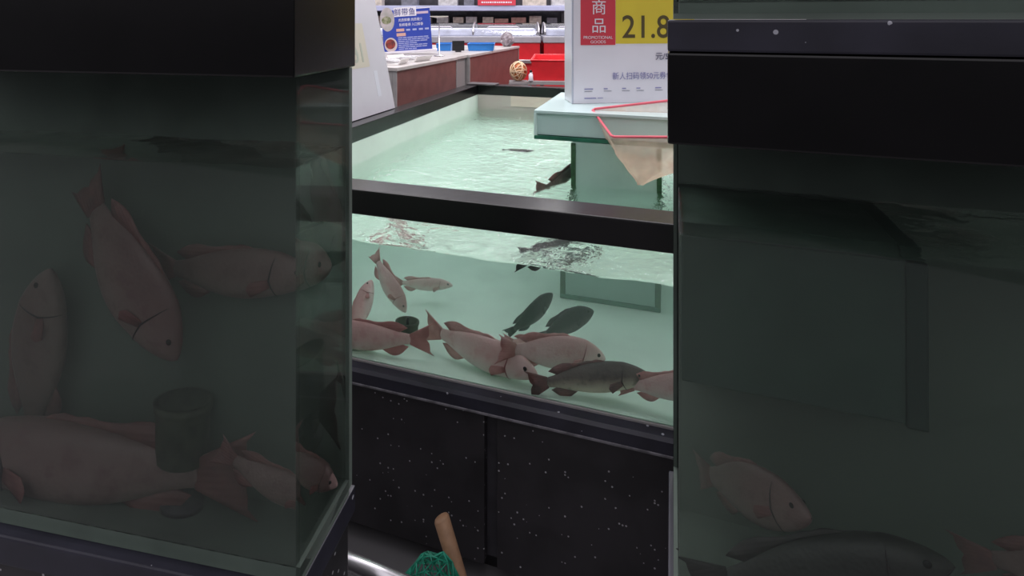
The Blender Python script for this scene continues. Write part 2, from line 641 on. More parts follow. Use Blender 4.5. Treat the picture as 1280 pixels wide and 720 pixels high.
FISH = {
    'pale': (fish_mat('pale_pink_skin', (0.60, 0.38, 0.36), (0.78, 0.58, 0.55), (0.80, 0.70, 0.66), (0.62, 0.30, 0.29), 0.6), fin_mat('pink_fin', (0.62, 0.33, 0.31), (0.50, 0.22, 0.21))),
    'rosy': (fish_mat('rosy_skin', (0.60, 0.33, 0.32), (0.76, 0.50, 0.48), (0.80, 0.66, 0.62), (0.58, 0.24, 0.24), 0.6), fin_mat('red_fin', (0.56, 0.25, 0.24), (0.45, 0.17, 0.17))),
    'dark': (fish_mat('dark_grey_skin', (0.055, 0.052, 0.046), (0.15, 0.125, 0.105), (0.68, 0.62, 0.48), (0.03, 0.03, 0.03), 0.6, .33), fin_mat('dark_fin', (0.13, 0.09, 0.08), (0.26, 0.12, 0.11))),
    'dimmed_pale': (fish_mat('dimmed_pink_skin', (0.19, 0.11, 0.105), (0.25, 0.165, 0.155), (0.28, 0.20, 0.185), (0.17, 0.085, 0.085), 0.7), fin_mat('dimmed_fin', (0.24, 0.10, 0.095), (0.17, 0.07, 0.07))),  # pale fish again, with dim light put into the skin colour
    'black': (fish_mat('blackish_skin', (0.022, 0.024, 0.022), (0.040, 0.040, 0.036), (0.10, 0.085, 0.08), (0.02, 0.02, 0.02), 0.5), fin_mat('black_fin', (0.03, 0.03, 0.03), (0.05, 0.04, 0.04))),
}
M_eye = mat('fish_eye', (0.01, 0.01, 0.01), 0.1)
M_gill = mat('gill_pink', (0.34, 0.12, 0.12), 0.6)
M_gill2 = mat('gill_dark', (0.04, 0.03, 0.03), 0.6)

# stations from nose to tail root: position, half height, half width, lift of the middle line
STN = [(0.500, 0.004, 0.004, -0.008), (0.492, 0.018, 0.016, -0.008), (0.475, 0.034, 0.028, -0.006), (0.45, 0.052, 0.040, -0.003), (0.41, 0.074, 0.052, 0.0), (0.365, 0.094, 0.062, 0.003),
       (0.31, 0.112, 0.070, 0.006), (0.285, 0.118, 0.073, 0.006), (0.275, 0.117, 0.069, 0.006), (0.20, 0.132, 0.073, 0.004), (0.12, 0.138, 0.072, 0.0), (0.03, 0.134, 0.068, -0.002), (-0.06, 0.120, 0.059, -0.001),
       (-0.14, 0.100, 0.047, 0.0), (-0.21, 0.077, 0.035, 0.002), (-0.27, 0.058, 0.025, 0.003), (-0.32, 0.047, 0.018, 0.003), (-0.36, 0.046, 0.012, 0.003)]


def fish_parts(bend, deep):
    """Meshes of one fish of unit length, nose towards +x: body, fins, eyes."""
    def cy(x):
        return bend * (x - 0.15) * abs(x - 0.15) * 1.0

    def warp(bm):
        for v in bm.verts:
            x = v.co.x
            v.co.y += bend * (max(0.0, 0.2 - x) ** 2) - bend * 0.25 * (max(0.0, x - 0.2) ** 2)
        return bm
    out = []
    bm = bmesh.new()
    seg = 22
    rings = []
    for (x, h, w, lift) in STN:
        ring = []
        for k in range(seg):
            an = 2 * math.pi * k / seg
            c, s = math.cos(an), math.sin(an)
            y = w * math.copysign(abs(c) ** 0.9, c) * (1 - 0.18 * max(0, s))
            z = h * deep * math.copysign(abs(s) ** 0.95, s) * (1.0 if s > 0 else 0.92) + lift
            ring.append(bm.verts.new((x, y, z)))
        rings.append(ring)
    for A, B in zip(rings, rings[1:]):
        for k in range(seg):
            bm.faces.new((A[k], A[(k + 1) % seg], B[(k + 1) % seg], B[k]))
    bm.faces.new(rings[0][::-1])
    bm.faces.new(rings[-1])
    out.append(('body', warp(bm)))

    def sheet(poly, th, edge_scale=0.3):
        """Fin: fan between a root line and an outer line, thin and tapering."""
        bm = bmesh.new()
        L = []
        for sgn in (-1, 1):
            rows = []
            for (root, tip) in poly:
                root, tip = Vector(root), Vector(tip)
                row = []
                for q in (0, .5, 1):
                    p = root.lerp(tip, q)
                    row.append(bm.verts.new(p + Vector((0, sgn * th * (1 - q * (1 - edge_scale)), 0))))
                rows.append(row)
            L.append(rows)
        n = len(poly)
        for S in L:
            for i in range(n - 1):
                for q in range(2):
                    bm.faces.new((S[i][q], S[i + 1][q], S[i + 1][q + 1], S[i][q + 1]))
        A, B = L
        for i in range(n - 1):
            bm.faces.new((A[i][2], A[i + 1][2], B[i + 1][2], B[i][2]))
            bm.faces.new((A[i][0], A[i + 1][0], B[i + 1][0], B[i][0]))
        for i in (0, n - 1):
            for q in range(2):
                bm.faces.new((A[i][q], A[i][q + 1], B[i][q + 1], B[i][q]))
        return bm
    tail = []
    for k in range(9):
        f = k / 8 * 2 - 1
        r0 = (-0.345, 0, 0.044 * f * deep + 0.003)
        tail.append((r0, (-0.485 - 0.035 * abs(f) ** 1.5 + 0.01 * math.cos(f * 9), 0, 0.125 * f + 0.003)))
    out.append(('tail_fin', warp(sheet(tail, 0.009))))

    def ztop(x):
        for (x0, h0, _, l0), (x1, h1, _, l1) in zip(STN, STN[1:]):
            if x0 >= x >= x1:
                q = (x0 - x) / (x0 - x1)
                return (h0 + (h1 - h0) * q) * deep + l0
        return 0.05

    def zbot(x):
        for (x0, h0, _, l0), (x1, h1, _, l1) in zip(STN, STN[1:]):
            if x0 >= x >= x1:
                q = (x0 - x) / (x0 - x1)
                return -(h0 + (h1 - h0) * q) * deep * .92 + l0
        return -0.05
    dor = []
    for k in range(12):
        f = k / 11
        x = 0.17 - 0.42 * f
        hh = 0.008 + 0.004 * (k % 2) if f < .5 else 0.010 + 0.038 * math.sin(math.pi * min(1, (f - .5) / .5 + .0) * .85)
        dor.append(((x, 0, ztop(x) - .012), (x - 0.05 - .03 * f, 0, ztop(x) + max(.004, hh))))
    out.append(('dorsal_fin', warp(sheet(dor, 0.007))))
    an = []
    for k in range(7):
        f = k / 6
        x = -0.10 - 0.16 * f
        an.append(((x, 0, zbot(x) + .012), (x - 0.07, 0, zbot(x) - 0.05 * math.sin(math.pi * (.2 + .75 * f)))))
    out.append(('anal_fin', warp(sheet(an, 0.007))))
    for sd in (-1, 1):
        pec = []
        for k in range(7):
            f = k / 6
            bx_ = 0.262
            pec.append(((bx_, 0, -0.045 + 0.04 * f), (0.14 + .045 * abs(f - .55), 0, -0.085 + 0.075 * f)))
        b = sheet(pec, 0.005)
        bmesh.ops.transform(b, matrix=Matrix.Translation((0.262, sd * 0.062, 0)) @ Matrix.Rotation(-sd * 0.42, 4, 'Z') @ Matrix.Translation((-0.262, 0, 0)), verts=b.verts)
        out.append(('pectoral_fin', warp(b)))
    for sd in (-1, 1):
        b = bmesh.new()
        pts = []
        for k in range(9):
            an = math.pi * (-.40 + .72 * k / 8)
            q = 1 - abs(k - 4) / 4
            pts.append((0.262 + .030 * (1 - q) , sd * 0.0705 * math.cos(an) ** .9, 0.112 * deep * math.sin(an) + .006))
        tube(b, pts, [.0012 + .0042 * (1 - abs(k - 4) / 4) for k in range(9)], 6)
        out.append(('gill_slit', warp(b)))
    b = bmesh.new()
    tube(b, [(.448, -.036, -.026), (.478, -.022, -.016), (.499, 0, -.012), (.478, .022, -.016), (.448, .036, -.026)], [.001, .003, .004, .003, .001], 6)
    out.append(('mouth', b))
    for sd in (-1, 1):
        b = bmesh.new()
        bmesh.ops.create_uvsphere(b, u_segments=12, v_segments=8, radius=0.0155, matrix=Matrix.Translation((0.412, sd * 0.046, 0.028 * deep)) @ Matrix.Diagonal((1, .55, 1, 1)))
        out.append(('eye', b))
    return out


FCACHE = {}
NFISH = [0]


def fish(label, kind, head, tail, roll=0.0, bend=0.3, deep=1.0, group='live fish in the large open tank', up=(0, 0, 1), floor=None, name='live_fish'):
    """A fish whose nose is at world point head and tail tip at world point tail."""
    d = head - tail
    L = d.length
    mid = (head + tail) / 2 - Vector((0, 0, 0))
    X = d.normalized()
    upv = Vector(up)
    Y = upv.cross(X).normalized()
    Z = X.cross(Y)
    R = Matrix((X, Y, Z)).transposed().to_4x4() @ Matrix.Rotation(roll, 4, 'X')
    root = bpy.data.objects.new(name, None)
    root.empty_display_size = 0.05
    root.matrix_world = Matrix.Translation(mid) @ R @ Matrix.Diagonal((L, L, L, 1))
    COL.objects.link(root)
    tag(root, label, 'fish', group)
    skin, fin = FISH[kind]
    key = (bend, deep, kind)
    if key not in FCACHE:
        ms = []
        for nm, bm in fish_parts(bend, deep):
            m = {'body': skin, 'eye': M_eye, 'gill_slit': M_gill if kind in ('pale', 'rosy') else M_gill2, 'mouth': M_gill if kind in ('pale', 'rosy') else M_gill2}.get(nm, fin)
            bmesh.ops.recalc_face_normals(bm, faces=bm.faces)
            me = bpy.data.meshes.new('fish_' + nm)
            bm.to_mesh(me)
            bm.free()
            me.materials.append(m)
            for p in me.polygons:
                p.use_smooth = True
            ms.append((nm, me))
        FCACHE[key] = ms
    for nm, me in FCACHE[key]:
        o = bpy.data.objects.new(nm, me)
        COL.objects.link(o)
        o.parent = root
        if nm == 'body':
            sub = o.modifiers.new('round', 'SUBSURF')
            sub.levels = sub.render_levels = 1
    if floor is not None:
        # keep the belly off the tank bottom
        bpy.context.view_layer.update()
        low = min((root.matrix_world @ v.co).z for nm, me in FCACHE[key] if nm == 'body' for v in me.vertices)
        if low < floor + .002:
            root.location.z += floor + .002 - low
    NFISH[0] += 1
    return root


def mz(px, py, dz):
    return MAIN.wz(px, py, FZ + dz, B0)


def mb(px, py, b):
    return MAIN.wb(px, py, b, B0)


F = FZ
fish('pale fish nosing down steeply near the left edge of the open tank', 'pale', mb(508, 390, .36), mb(462, 318, .40), up=(1, -.3, .4), bend=.35, deep=1.1, floor=F)
fish('pale fish lying level behind the nose-down fish in the open tank', 'pale', mz(566, 356, .08), mz(492, 356, .08), bend=.3, deep=.8, floor=F)
fish('pale pink fish heading away from the glass above the round black pot', 'rosy', mb(464, 350, .36), mb(440, 426, .20), up=(-1, .2, .2), bend=.2, deep=1.2, floor=F)
fish('rosy fish by the left glass edge of the open tank, tail by the black pot', 'rosy', mb(395, 428, .112), mb(532, 448, .102), bend=-.2, deep=.9, floor=F)
fish('long pale fish with red tail beside the black pot, head down at the glass', 'pale', mb(673, 486, .10), mb(528, 428, .20), bend=.15, floor=F)
fish('pale pink fish with a dark gill slit lying above the dark-backed fish', 'pale', mb(757, 447, .28), mb(621, 432, .088), bend=-.15, deep=1.1, floor=F)
fish('small pink fish half hidden behind the gill-slit fish', 'rosy', mz(700, 428, .07), mz(632, 430, .06), bend=.3, floor=F)
fish('dark-backed fish with pale belly lying along the front glass', 'dark', mb(814, 470, .135), mb(664, 474, .105), bend=-.25, deep=.95, floor=F)
fish('pale fish with red tail pointing left at the right end of the front glass', 'pale', mb(900, 480, .12), mb(774, 489, .088), bend=.3, deep=1.1, floor=F)
fish('dark blurred fish rising behind the pink fish, left one of two', 'black', mb(690, 366, .50), mb(640, 424, .40), roll=.3, bend=.3, deep=1.5, floor=F)
fish('dark blurred fish low in front of the green column', 'black', mb(742, 388, .52), mb(672, 420, .44), bend=-.3, deep=1.4, floor=F)


def surf(px, py, dz):
    r = ray(px, py)
    return CAM + r * ((WZ + dz - H) / r.z)


fish('dark fish breaking the surface beside the green glass column', 'dark', surf(720, 210, -.01), surf(686, 246, -.02), bend=.3, roll=.2)
fish('dark fish back just breaking the surface near the far left of the tank', 'black', surf(668, 192, -.028), surf(628, 194, -.04), bend=.2)
fish('dark fish under the surface just behind the front rim', 'black', surf(722, 304, -.03), surf(655, 328, -.05), bend=.3)
fish('reddish fish at the surface right of the green glass column', 'rosy', surf(856, 222, -.015), surf(826, 206, -.03), bend=.3)

# round black pot on the tank bottom
p = MAIN.wz(509, 424, FZ, B0)
pot = thing('air_pump_pot', 'round black pot standing on the bottom at the left of the open tank', 'pot', (p.x, p.y, FZ + .001))
obj('pot_wall', lathe(bmesh.new(), [(.036, 0), (.040, .004), (.042, .05), (.046, .058), (.046, .066), (.038, .066), (.037, .02), (.001, .02)], 28), mat('mossy_black', (0.07, 0.085, 0.055), 0.6, var=0.4, scale=30), pot, True)
bm = bmesh.new()
tube(bm, [(.0, .0, .02), (0, 0, .07), (.004, 0, .078)], .006)
obj('spout', bm, M_darkgrey, pot, True)

# ------------------------------------------------------------------ added dim tanks, invented to fill the dark sides of the view


def filler_dim_tank(fr, x0, x1, depth, zfloor, ztop, zwater, zhead, label, wlabel, base=True, name='fish_tank', seed=3.0):
    r = thing(name, label, 'fish tank', fr.W(0, 0, 0), fr.rz)
    obj('header', box(x0 - .01, x1 + .0, -.012, depth + .012, ztop, zhead, .004), M_rim, r)  # opaque top, added to keep light out of the tank
    obj('front_pane', box(x0 + .01, x1 - .002, .002, .010, zfloor - .02, ztop - .001), M_dimpane, r)
    for xx in ((x0, x0 + .008), (x1 - .010, x1 - .002)):
        obj('end_pane', box(xx[0], xx[1], .0105, depth - .014, zfloor - .02, ztop - .001), M_dimpane, r)
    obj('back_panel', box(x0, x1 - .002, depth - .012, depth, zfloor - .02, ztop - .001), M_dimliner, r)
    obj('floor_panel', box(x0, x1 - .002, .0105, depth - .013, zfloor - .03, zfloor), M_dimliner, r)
    obj('lower_frame', box(x0 - .01, x1, -.012, depth + .012, zfloor - .085, zfloor - .031, .004), M_lower, r)
    if base:
        obj('base_cabinet', box(x0, x1 - .01, .0, depth, 0, zfloor - .086, .004), M_base, r)
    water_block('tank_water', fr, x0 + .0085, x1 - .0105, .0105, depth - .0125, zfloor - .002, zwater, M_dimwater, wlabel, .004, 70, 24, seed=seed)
    return r


LD, LF = 0.20, H - 0.955
filler_dim_tank(LEFT, -.95, 0, LD, LF, H - .10, H - .262, H + .45, 'added tall dim fish tank with black header at the left of the picture', 'dim dark green water of the added tall tank at the left', seed=3.0)
RD, RF = 0.32, H - 1.02
filler_dim_tank(RIGHT, 0, .85, RD, RF, H - .213, H - .372, H - .057, 'added tall dim fish tank with wide black rim at the right of the picture', 'dim dark green water of the added tall tank at the right', seed=8.0)
filler_dim_tank(RIGHT, 0, .85, RD, H + .03, H + .43, H + .36, H + .49, 'added dark upper fish tank stacked over the right dim tank', 'dark water of the added upper tank stacked at the right', base=False, seed=12.0)  # added so that something dark stands above the right tank


def lz(px, py, b):
    return LEFT.wb(px, py, b, .0105)


def rzp(px, py, b):
    return RIGHT.wb(px, py, b, .0105)


GL, GR = 'live fish in the added tall left tank', 'live fish in the added tall right tank'
fish('pale fish coloured dim, diving nose-down in the added left tank', 'dimmed_pale', lz(224, 448, .075), lz(84, 238, .085), roll=.1, bend=.3, deep=1.5, group=GL)
fish('pale fish coloured dim, hanging level at mid height in the added left tank', 'dimmed_pale', lz(396, 345, .14), lz(180, 340, .14), bend=.2, deep=1.0, group=GL)
fish('pink fish coloured dim, standing upright at the left edge of the added left tank', 'dimmed_pale', lz(62, 335, .14), lz(30, 570, .14), roll=0, bend=.2, deep=1.3, group=GL, up=(-1, .2, 0))
fish('large rosy fish coloured dim, low in the added left tank, tail towards the black pot', 'dimmed_pale', lz(-60, 560, .095), lz(300, 608, .085), bend=-.1, deep=.95, group=GL)
fish('rosy fish coloured dim, turned tail-on beside the black pot in the added left tank', 'dimmed_pale', lz(405, 636, .14), lz(272, 570, .06), bend=.2, group=GL)
p = lz(228, 575, .125)
pot2 = thing('air_pump_pot', 'round black pot on a stem in the added dim left tank behind the big fish', 'pot', (p.x, p.y, p.z))
obj('pot_wall', lathe(bmesh.new(), [(.050, 0), (.054, .004), (.054, .095), (.059, .102), (.059, .116), (.050, .116), (.048, .03), (.001, .03)], 28), MATS['mossy_black'], pot2, True)
bm = bmesh.new()
lathe(bm, [(.045, LF + .001 - p.z), (.045, LF + .012 - p.z), (.012, LF + .016 - p.z), (.012, -.0005)], 16)
obj('stem', bm, M_darkgrey, pot2, True)

# made-up dark filter box in the added right tank
bxq = thing('filter_box', 'made-up dark green filter box mounted at the back of the added dim right tank', 'filter box', RIGHT.W(0, 0, 0), RIGHT.rz)
a0 = RIGHT.loc(rzp(850, 400, .10))
a1 = RIGHT.loc(rzp(1135, 400, .10))
zb = RIGHT.loc(rzp(1000, 505, .10))[2]
obj('box_shell', box(.014, a1[0], .10, RD - .013, zb, H - .40, .004), mat('dark_green_box', (0.055, 0.095, 0.075), 0.5, var=0.2, scale=6), bxq)
obj('box_corner', box(a1[0] - .004, a1[0] + .028, .094, RD - .0135, zb - .004, H - .40, .004), mat('darker_green_corner', (0.022, 0.045, 0.036), 0.5), bxq)
fish('pale fish coloured dim, with gill slit, low at the left end of the added right tank', 'dimmed_pale', rzp(1014, 645, .06), rzp(866, 590, .27), bend=.1, deep=1.35, group=GR)
fish('dark-backed fish low at the front of the added dim right tank', 'black', rzp(1192, 705, .07), rzp(868, 715, .09), bend=-.2, group=GR)
fish('pale fish coloured dim, with its red tail at the right edge of the added right tank', 'dimmed_pale', rzp(1500, 720, .08), rzp(1208, 712, .09), bend=.3, deep=1.1, group=GR)

# ------------------------------------------------------------------ price sign on the shelf
ZS = H - .574 + .138
P0 = CAM + ray(717, 130) * ((ZS - H) / ray(717, 130).z)
P1 = CAM + ray(842, 127) * ((ZS - H) / ray(842, 127).z)
sd = (P1 - P0).normalized()
srz = math.atan2(sd.y, sd.x)
sign = thing('price_sign', 'white price sign case with red and yellow panels reading 21.8 on the aqua shelf', 'price sign', (P0.x, P0.y, ZS + .001), srz)
SW, SH = .66, .85
k = 2.70 / FPX        # metres per pixel on the sheet
bm = box(0, SW, .001, .004, 0, SH)
obj('front_sheet', bm, M_white, sign)
obj('case_body', box(-.008, SW + .008, .0045, .16, 0, SH, .003), mat('white_acrylic', (0.66, 0.66, 0.70), 0.2, var=0.1, scale=3), sign)
obj('edge_strip', box(-.010, -.001, -.003, .006, 0, SH, .001), mat('clear_edge', (0.55, 0.56, 0.66), 0.2), sign)


def sx_(px):
    return (px - 717) * k


def sz_(py):
    return (130 - py) * k


obj('red_panel', box(sx_(726), sx_(771), -.0012, .0009, sz_(57), SH), M_signred, sign)
obj('yellow_panel', box(sx_(771.5), SW, -.0012, .0009, sz_(55.5), SH), M_yellow, sign)
lettering('lettering', '商', .083, M_white, sign, sx_(739.5), -.002, sz_(17))
lettering('lettering', '品', .083, M_white, sign, sx_(739.5), -.002, sz_(40))
lettering('lettering', 'PROMOTIONAL', .022, M_white, sign, sx_(748.5), -.002, sz_(49.3), align='CENTER')
lettering('lettering', 'GOODS', .021, M_white, sign, sx_(748.5), -.002, sz_(54.8), align='CENTER', sx=1.1)
lettering('lettering', '21.8', .168, M_brownprint, sign, sx_(779), -.002, sz_(48), bold=.0012, sx=.93)
lettering('lettering', '元/500g', .042, M_ink, sign, sx_(824), -.002, sz_(75.5), bold=.0004)
lettering('lettering', '新人扫码领50元券包', .041, M_lilac, sign, sx_(767), -.002, sz_(100), sx=.90)
for px, w_ in ((731, 11), (756, 5), (780, 5), (799, 5), (824, 8)):
    obj('print_line', box(sx_(px), sx_(px + w_), -.0014, .0009, sz_(112.6), sz_(111.4)), M_lilac, sign)
    obj('print_line', box(sx_(px), sx_(px + 10), -.0014, .0009, sz_(115.2), sz_(114.8)), M_ink, sign)
obj('print_line', box(sx_(731), sx_(746), -.0014, .0009, sz_(124.2), sz_(123)), M_lilac, sign)
obj('print_line', box(sx_(748), sx_(755), -.0014, .0009, sz_(123.9), sz_(123.2)), M_lilac, sign)

# ------------------------------------------------------------------ pink hand net lying over the shelf
net = thing('hand_net', 'hand net with pink frame and cream mesh bag draped over the shelf front', 'hand net')
Q = [at(740, 133, 2.50), at(765, 171, 2.26), at(850, 171.5, 2.10), at(905, 172, 2.04), at(900, 119, 2.40), at(842, 125, 2.45)]
Q[0].z = ZS + .006
bm = bmesh.new()
loop = []
for i in range(6):
    for q in (0.04, .35, .65, .96):
        loop.append(Q[i].lerp(Q[(i + 1) % 6], q))
tube(bm, loop, .0062, 8, closed=True)
obj('hoop', bm, mat('pink_plastic', (0.80, 0.13, 0.18), 0.4, var=0.1, scale=8), net, True)
bm = bmesh.new()
tip = at(800, 231, 2.28)
n = len(loop)
R_ = 14
rows = []
cen = sum(loop, Vector()) / n
for r in range(R_ + 1):
    q = r / R_
    row = []
    for i, pnt in enumerate(loop):
        e = Vector((tip.x, tip.y, tip.z)) - pnt
        base = pnt + (cen - pnt) * 0.0
        w = q ** 1.15
        pp = base.lerp(Vector((tip.x, tip.y, base.z)), w * (0.98 if q < 1 else .96))
        zz = base.z + (tip.z - base.z) * (q ** .85)
        fold = .010 * math.sin(i * 1.9 + r * .5) * math.sin(math.pi * min(1, q * 1.05)) + .012 * noise.noise((i * .6, r * .4, 2))
        dirn = Vector((pp.x - tip.x, pp.y - tip.y, 0))
        if dirn.length > 1e-5:
            dirn.normalize()
        row.append(bm.verts.new(Vector((pp.x, pp.y, zz)) + dirn * fold))
    rows.append(row)
for A_, B_ in zip(rows, rows[1:]):
    for i in range(n):
        bm.faces.new((A_[i], A_[(i + 1) % n], B_[(i + 1) % n], B_[i]))


def mesh_cloth(name, col, dens, scale):
    m = bpy.data.materials.new(name)
    m.use_nodes = True
    t = m.node_tree
    t.nodes.remove(t.nodes['Principled BSDF'])
    out = t.nodes['Material Output']
    df = t.nodes.new('ShaderNodeBsdfDiffuse')
    df.inputs[0].default_value = (*col, 1)
    tl = t.nodes.new('ShaderNodeBsdfTranslucent')
    tl.inputs[0].default_value = (*col, 1)
    m1 = t.nodes.new('ShaderNodeMixShader')
    m1.inputs[0].default_value = 0.4
    t.links.new(df.outputs[0], m1.inputs[1])
    t.links.new(tl.outputs[0], m1.inputs[2])
    tr = t.nodes.new('ShaderNodeBsdfTransparent')
    c = t.nodes.new('ShaderNodeTexCoord')
    nz = t.nodes.new('ShaderNodeTexNoise')
    nz.inputs['Scale'].default_value = scale
    t.links.new(c.outputs['Object'], nz.inputs['Vector'])
    mr = t.nodes.new('ShaderNodeMapRange')
    mr.inputs['From Min'].default_value = 0.35
    mr.inputs['From Max'].default_value = 0.65
    mr.inputs['To Min'].default_value = dens - .12
    mr.inputs['To Max'].default_value = dens + .15
    t.links.new(nz.outputs[0], mr.inputs[0])
    mx = t.nodes.new('ShaderNodeMixShader')
    t.links.new(mr.outputs[0], mx.inputs[0])
    t.links.new(tr.outputs[0], mx.inputs[1])
    t.links.new(m1.outputs[0], mx.inputs[2])
    t.links.new(mx.outputs[0], out.inputs['Surface'])
    return m


obj('net_bag', bm, mesh_cloth('cream_mesh', (0.86, 0.65, 0.53), .58, 9.0), net, True)
bm = bmesh.new()
hb = (Q[4] + Q[3]) / 2
tube(bm, [hb, hb + Vector((.10, .03, .02)), hb + Vector((.30, .06, .05))], .010)
obj('handle', bm, MATS['pink_plastic'], net, True)

# ------------------------------------------------------------------ wooden-handled green net and steel rail at the front
gn = thing('landing_net', 'wooden handled landing net with green mesh leaning at the base of the open tank', 'landing net')
hp, lp = at(551, 645, 1.53), at(598, 800, 1.44)
bm = bmesh.new()
dr = (hp - lp).normalized()
tube(bm, [lp, lp.lerp(hp, .5), hp - dr * .008, hp - dr * .002, hp], [.019, .021, .0225, .019, .012], 16)
obj('handle', bm, M_wood, gn, True)
bm = bmesh.new()
c0 = at(538, 762, 1.42)
bmesh.ops.create_icosphere(bm, subdivisions=3, radius=1.0)
for v in bm.verts:
    q = v.co.copy()
    f = 1 + .16 * noise.noise(q * 2.1)
    v.co = Vector((q.x * .085 * f, q.y * .065 * f, q.z * .145 * f)) + c0
strand = obj('net_bag', bm, mat('green_cord', (0.02, 0.30, 0.19), 0.5, var=0.3, scale=30), gn)
wf = strand.modifiers.new('cord', 'WIREFRAME')
wf.thickness = .006
wf.use_even_offset = False
bm = bmesh.new()
ring = [c0 + Vector((.095 * math.cos(t_ / 20 * 2 * math.pi) + .02, .06 * math.sin(t_ / 20 * 2 * math.pi), -.02 + .02 * math.sin(t_ / 20 * 4 * math.pi))) for t_ in range(20)]
tube(bm, ring, .005, 8, closed=True)
obj('hoop', bm, M_steel, gn, True)

rail = thing('guard_rail', 'shiny steel guard rail low at the foot of the left dim tank', 'rail')
r0, r1 = at(385, 680, 1.32), at(520, 736, 1.22)
bm = bmesh.new()
tube(bm, [r0, r0.lerp(r1, .5), r1], .017, 14)
obj('rail_bar', bm, M_steel, rail, True)
for q in (.04, .96):
    pp = r0.lerp(r1, q)
    bm = bmesh.new()
    tube(bm, [(pp.x, pp.y, 0), (pp.x, pp.y, pp.z - .012)], .012, 12)
    lathe(bm, [(.03, 0), (.03, .006), (.014, .01)], 16, Matrix.Translation((pp.x, pp.y, 0.0005)))
    obj('rail_post', bm, M_steel, rail, True)

# ------------------------------------------------------------------ back of the other price sign, on the left rim
bs = thing('price_sign', 'back of a white price sign with faint mirrored digits on the left tank rim', 'price sign', MAIN.W(-1.235, 1.47, RT + .001), 0)
bs.rotation_euler = (math.radians(-12), 0, MAIN.rz + math.radians(90))
M_back = mat('white_backing', (0.50, 0.475, 0.52), 0.4, var=0.05, scale=4)
obj('backing_sheet', box(-.74, 0, 0, .006, .003, .80, .001), M_back, bs)
obj('case_body', box(-.735, -.004, .0065, .03, .003, .80, .001), mat('white_acrylic', (0.66, 0.66, 0.70), 0.2, var=0.1, scale=3), bs)
obj('price_patch', box(-.56, -.20, -.0006, .0004, .29, .56), mat('faint_yellow', (0.50, 0.455, 0.38), 0.45, var=0.05, scale=5), bs)
lettering('lettering', '16.8', .165, mat('faint_ink', (0.36, 0.37, 0.31), 0.5), bs, -.225, -.0012, .325, flip=True, sx=.85, bold=.002)
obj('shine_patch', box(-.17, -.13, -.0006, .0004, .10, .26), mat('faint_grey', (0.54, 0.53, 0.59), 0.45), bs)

# ------------------------------------------------------------------ counters behind the left rim
CT = H - .352


def counter(b0, b1, label, x0=-2.75):
    c = thing('service_counter', label, 'counter', MAIN.W(-1.45, b0, 0), MAIN.rz)
    L = b1 - b0
    obj('side_panel', box(-.02, 0, .012, L - .012, .10, CT - .028, .002), M_brown, c)
    for y in (.0, L - .011):
        obj('corner_post', box(-.03, .004, y, y + .011, .10, CT - .028, .002), M_grey, c)
    obj('end_panel', box(x0 + 1.45, -.031, 0, .02, .10, CT - .028), M_grey, c)
    obj('carcass', box(x0 + 1.46, -.021, .021, L - .02, .10, CT - .028), M_grey, c)
    obj('worktop', box(x0 + 1.45, .012, -.005, L, CT - .027, CT, .004), mat('pale_worktop', (0.50, 0.46, 0.45), 0.35, var=0.12, scale=10), c)
    obj('plinth', box(x0 + 1.5, -.06, .04, L - .04, 0, .10), M_black, c)
    return c


counter(1.86, 2.98, 'red-brown panelled counter with pale top beyond the left tank rim, nearer one')
counter(3.30, 5.05, 'red-brown panelled counter beyond the back left tank corner, farther one')
pc = thing('corner_cabinet', 'grey corner post cabinet joining the two red-brown counters', 'cabinet', MAIN.W(-1.45, 2.99, 0), MAIN.rz)
obj('cabinet_body', box(-1.2, -.04, 0, .30, 0, CT - .03, .004), M_grey, pc)
obj('cabinet_top', box(-1.2, -.02, 0, .30, CT - .029, CT - .002, .003), MATS['pale_worktop'], pc)
obj('door', box(-.039, -.030, .03, .27, .10, CT - .06, .002), mat('grey_door', (0.26, 0.24, 0.24), 0.4), pc)


def white_tray(x, b, label, rot):
    t = thing('food_tray', label, 'tray', MAIN.W(x, b, CT + .001), MAIN.rz + rot, 'white trays on the near counter')
    bm = bmesh.new()
    prism(bm, [(-.13, 0), (.13, 0), (.16, .045), (.15, .045), (.125, .006), (-.125, .006), (-.15, .045), (-.16, .045)], -.11, .11)
    obj('tray_shell', bm, mat('tray_white', (0.78, 0.75, 0.74), 0.3), t)
    bm = bmesh.new()
    for i in range(3):
        tube(bm, [(-.11, -.06 + .06 * i, .016), (-.04, -.05 + .06 * i, .024), (.05, -.055 + .06 * i, .024), (.115, -.06 + .06 * i, .015)], [.006, .014, .016, .004], 10)
    obj('fish_fillet', bm, mat('silver_fish', (0.60, 0.58, 0.60), 0.2, metal=.3, var=.3, scale=14), t, True)


white_tray(-1.68, 2.12, 'white tray of silvery fish on the near counter, next to the white price sign', .2)
white_tray(-1.66, 2.46, 'white tray of silvery fish on the near counter, below the blue sign', -.15)

# blue notice
b0p = at(488, 66, 5.3)
bn = thing('notice_board', 'blue printed notice board for ribbon fish standing on the near counter', 'sign', (0, 0, 0), 0)
bn.location = (b0p.x, b0p.y, CT + .001)
bn.rotation_euler = (0, math.radians(-4.0), math.radians(-2))
K = 5.3 / FPX
obj('foot_strip', box(-4 * K, 58 * K, -.02, .06, 0, .022, .003), M_white, bn)
bd = box(-8 * K, 53 * K, 0, .008, .023, 54 * K, .002)
obj('board', bd, M_blue, bn)
obj('border_strip', box(16 * K, 53.6 * K, -.001, .009, 54.1 * K, 55 * K, .001), M_white, bn)
obj('pink_band', box(36 * K, 51 * K, -.0012, -.0002, 47.5 * K, 50.5 * K), mat('pale_pink_print', (0.62, 0.47, 0.60), .5), bn)
obj('title_plate', box(8 * K, 36 * K, -.003, -.0002, 45.5 * K, 57 * K, .001), M_white, bn)
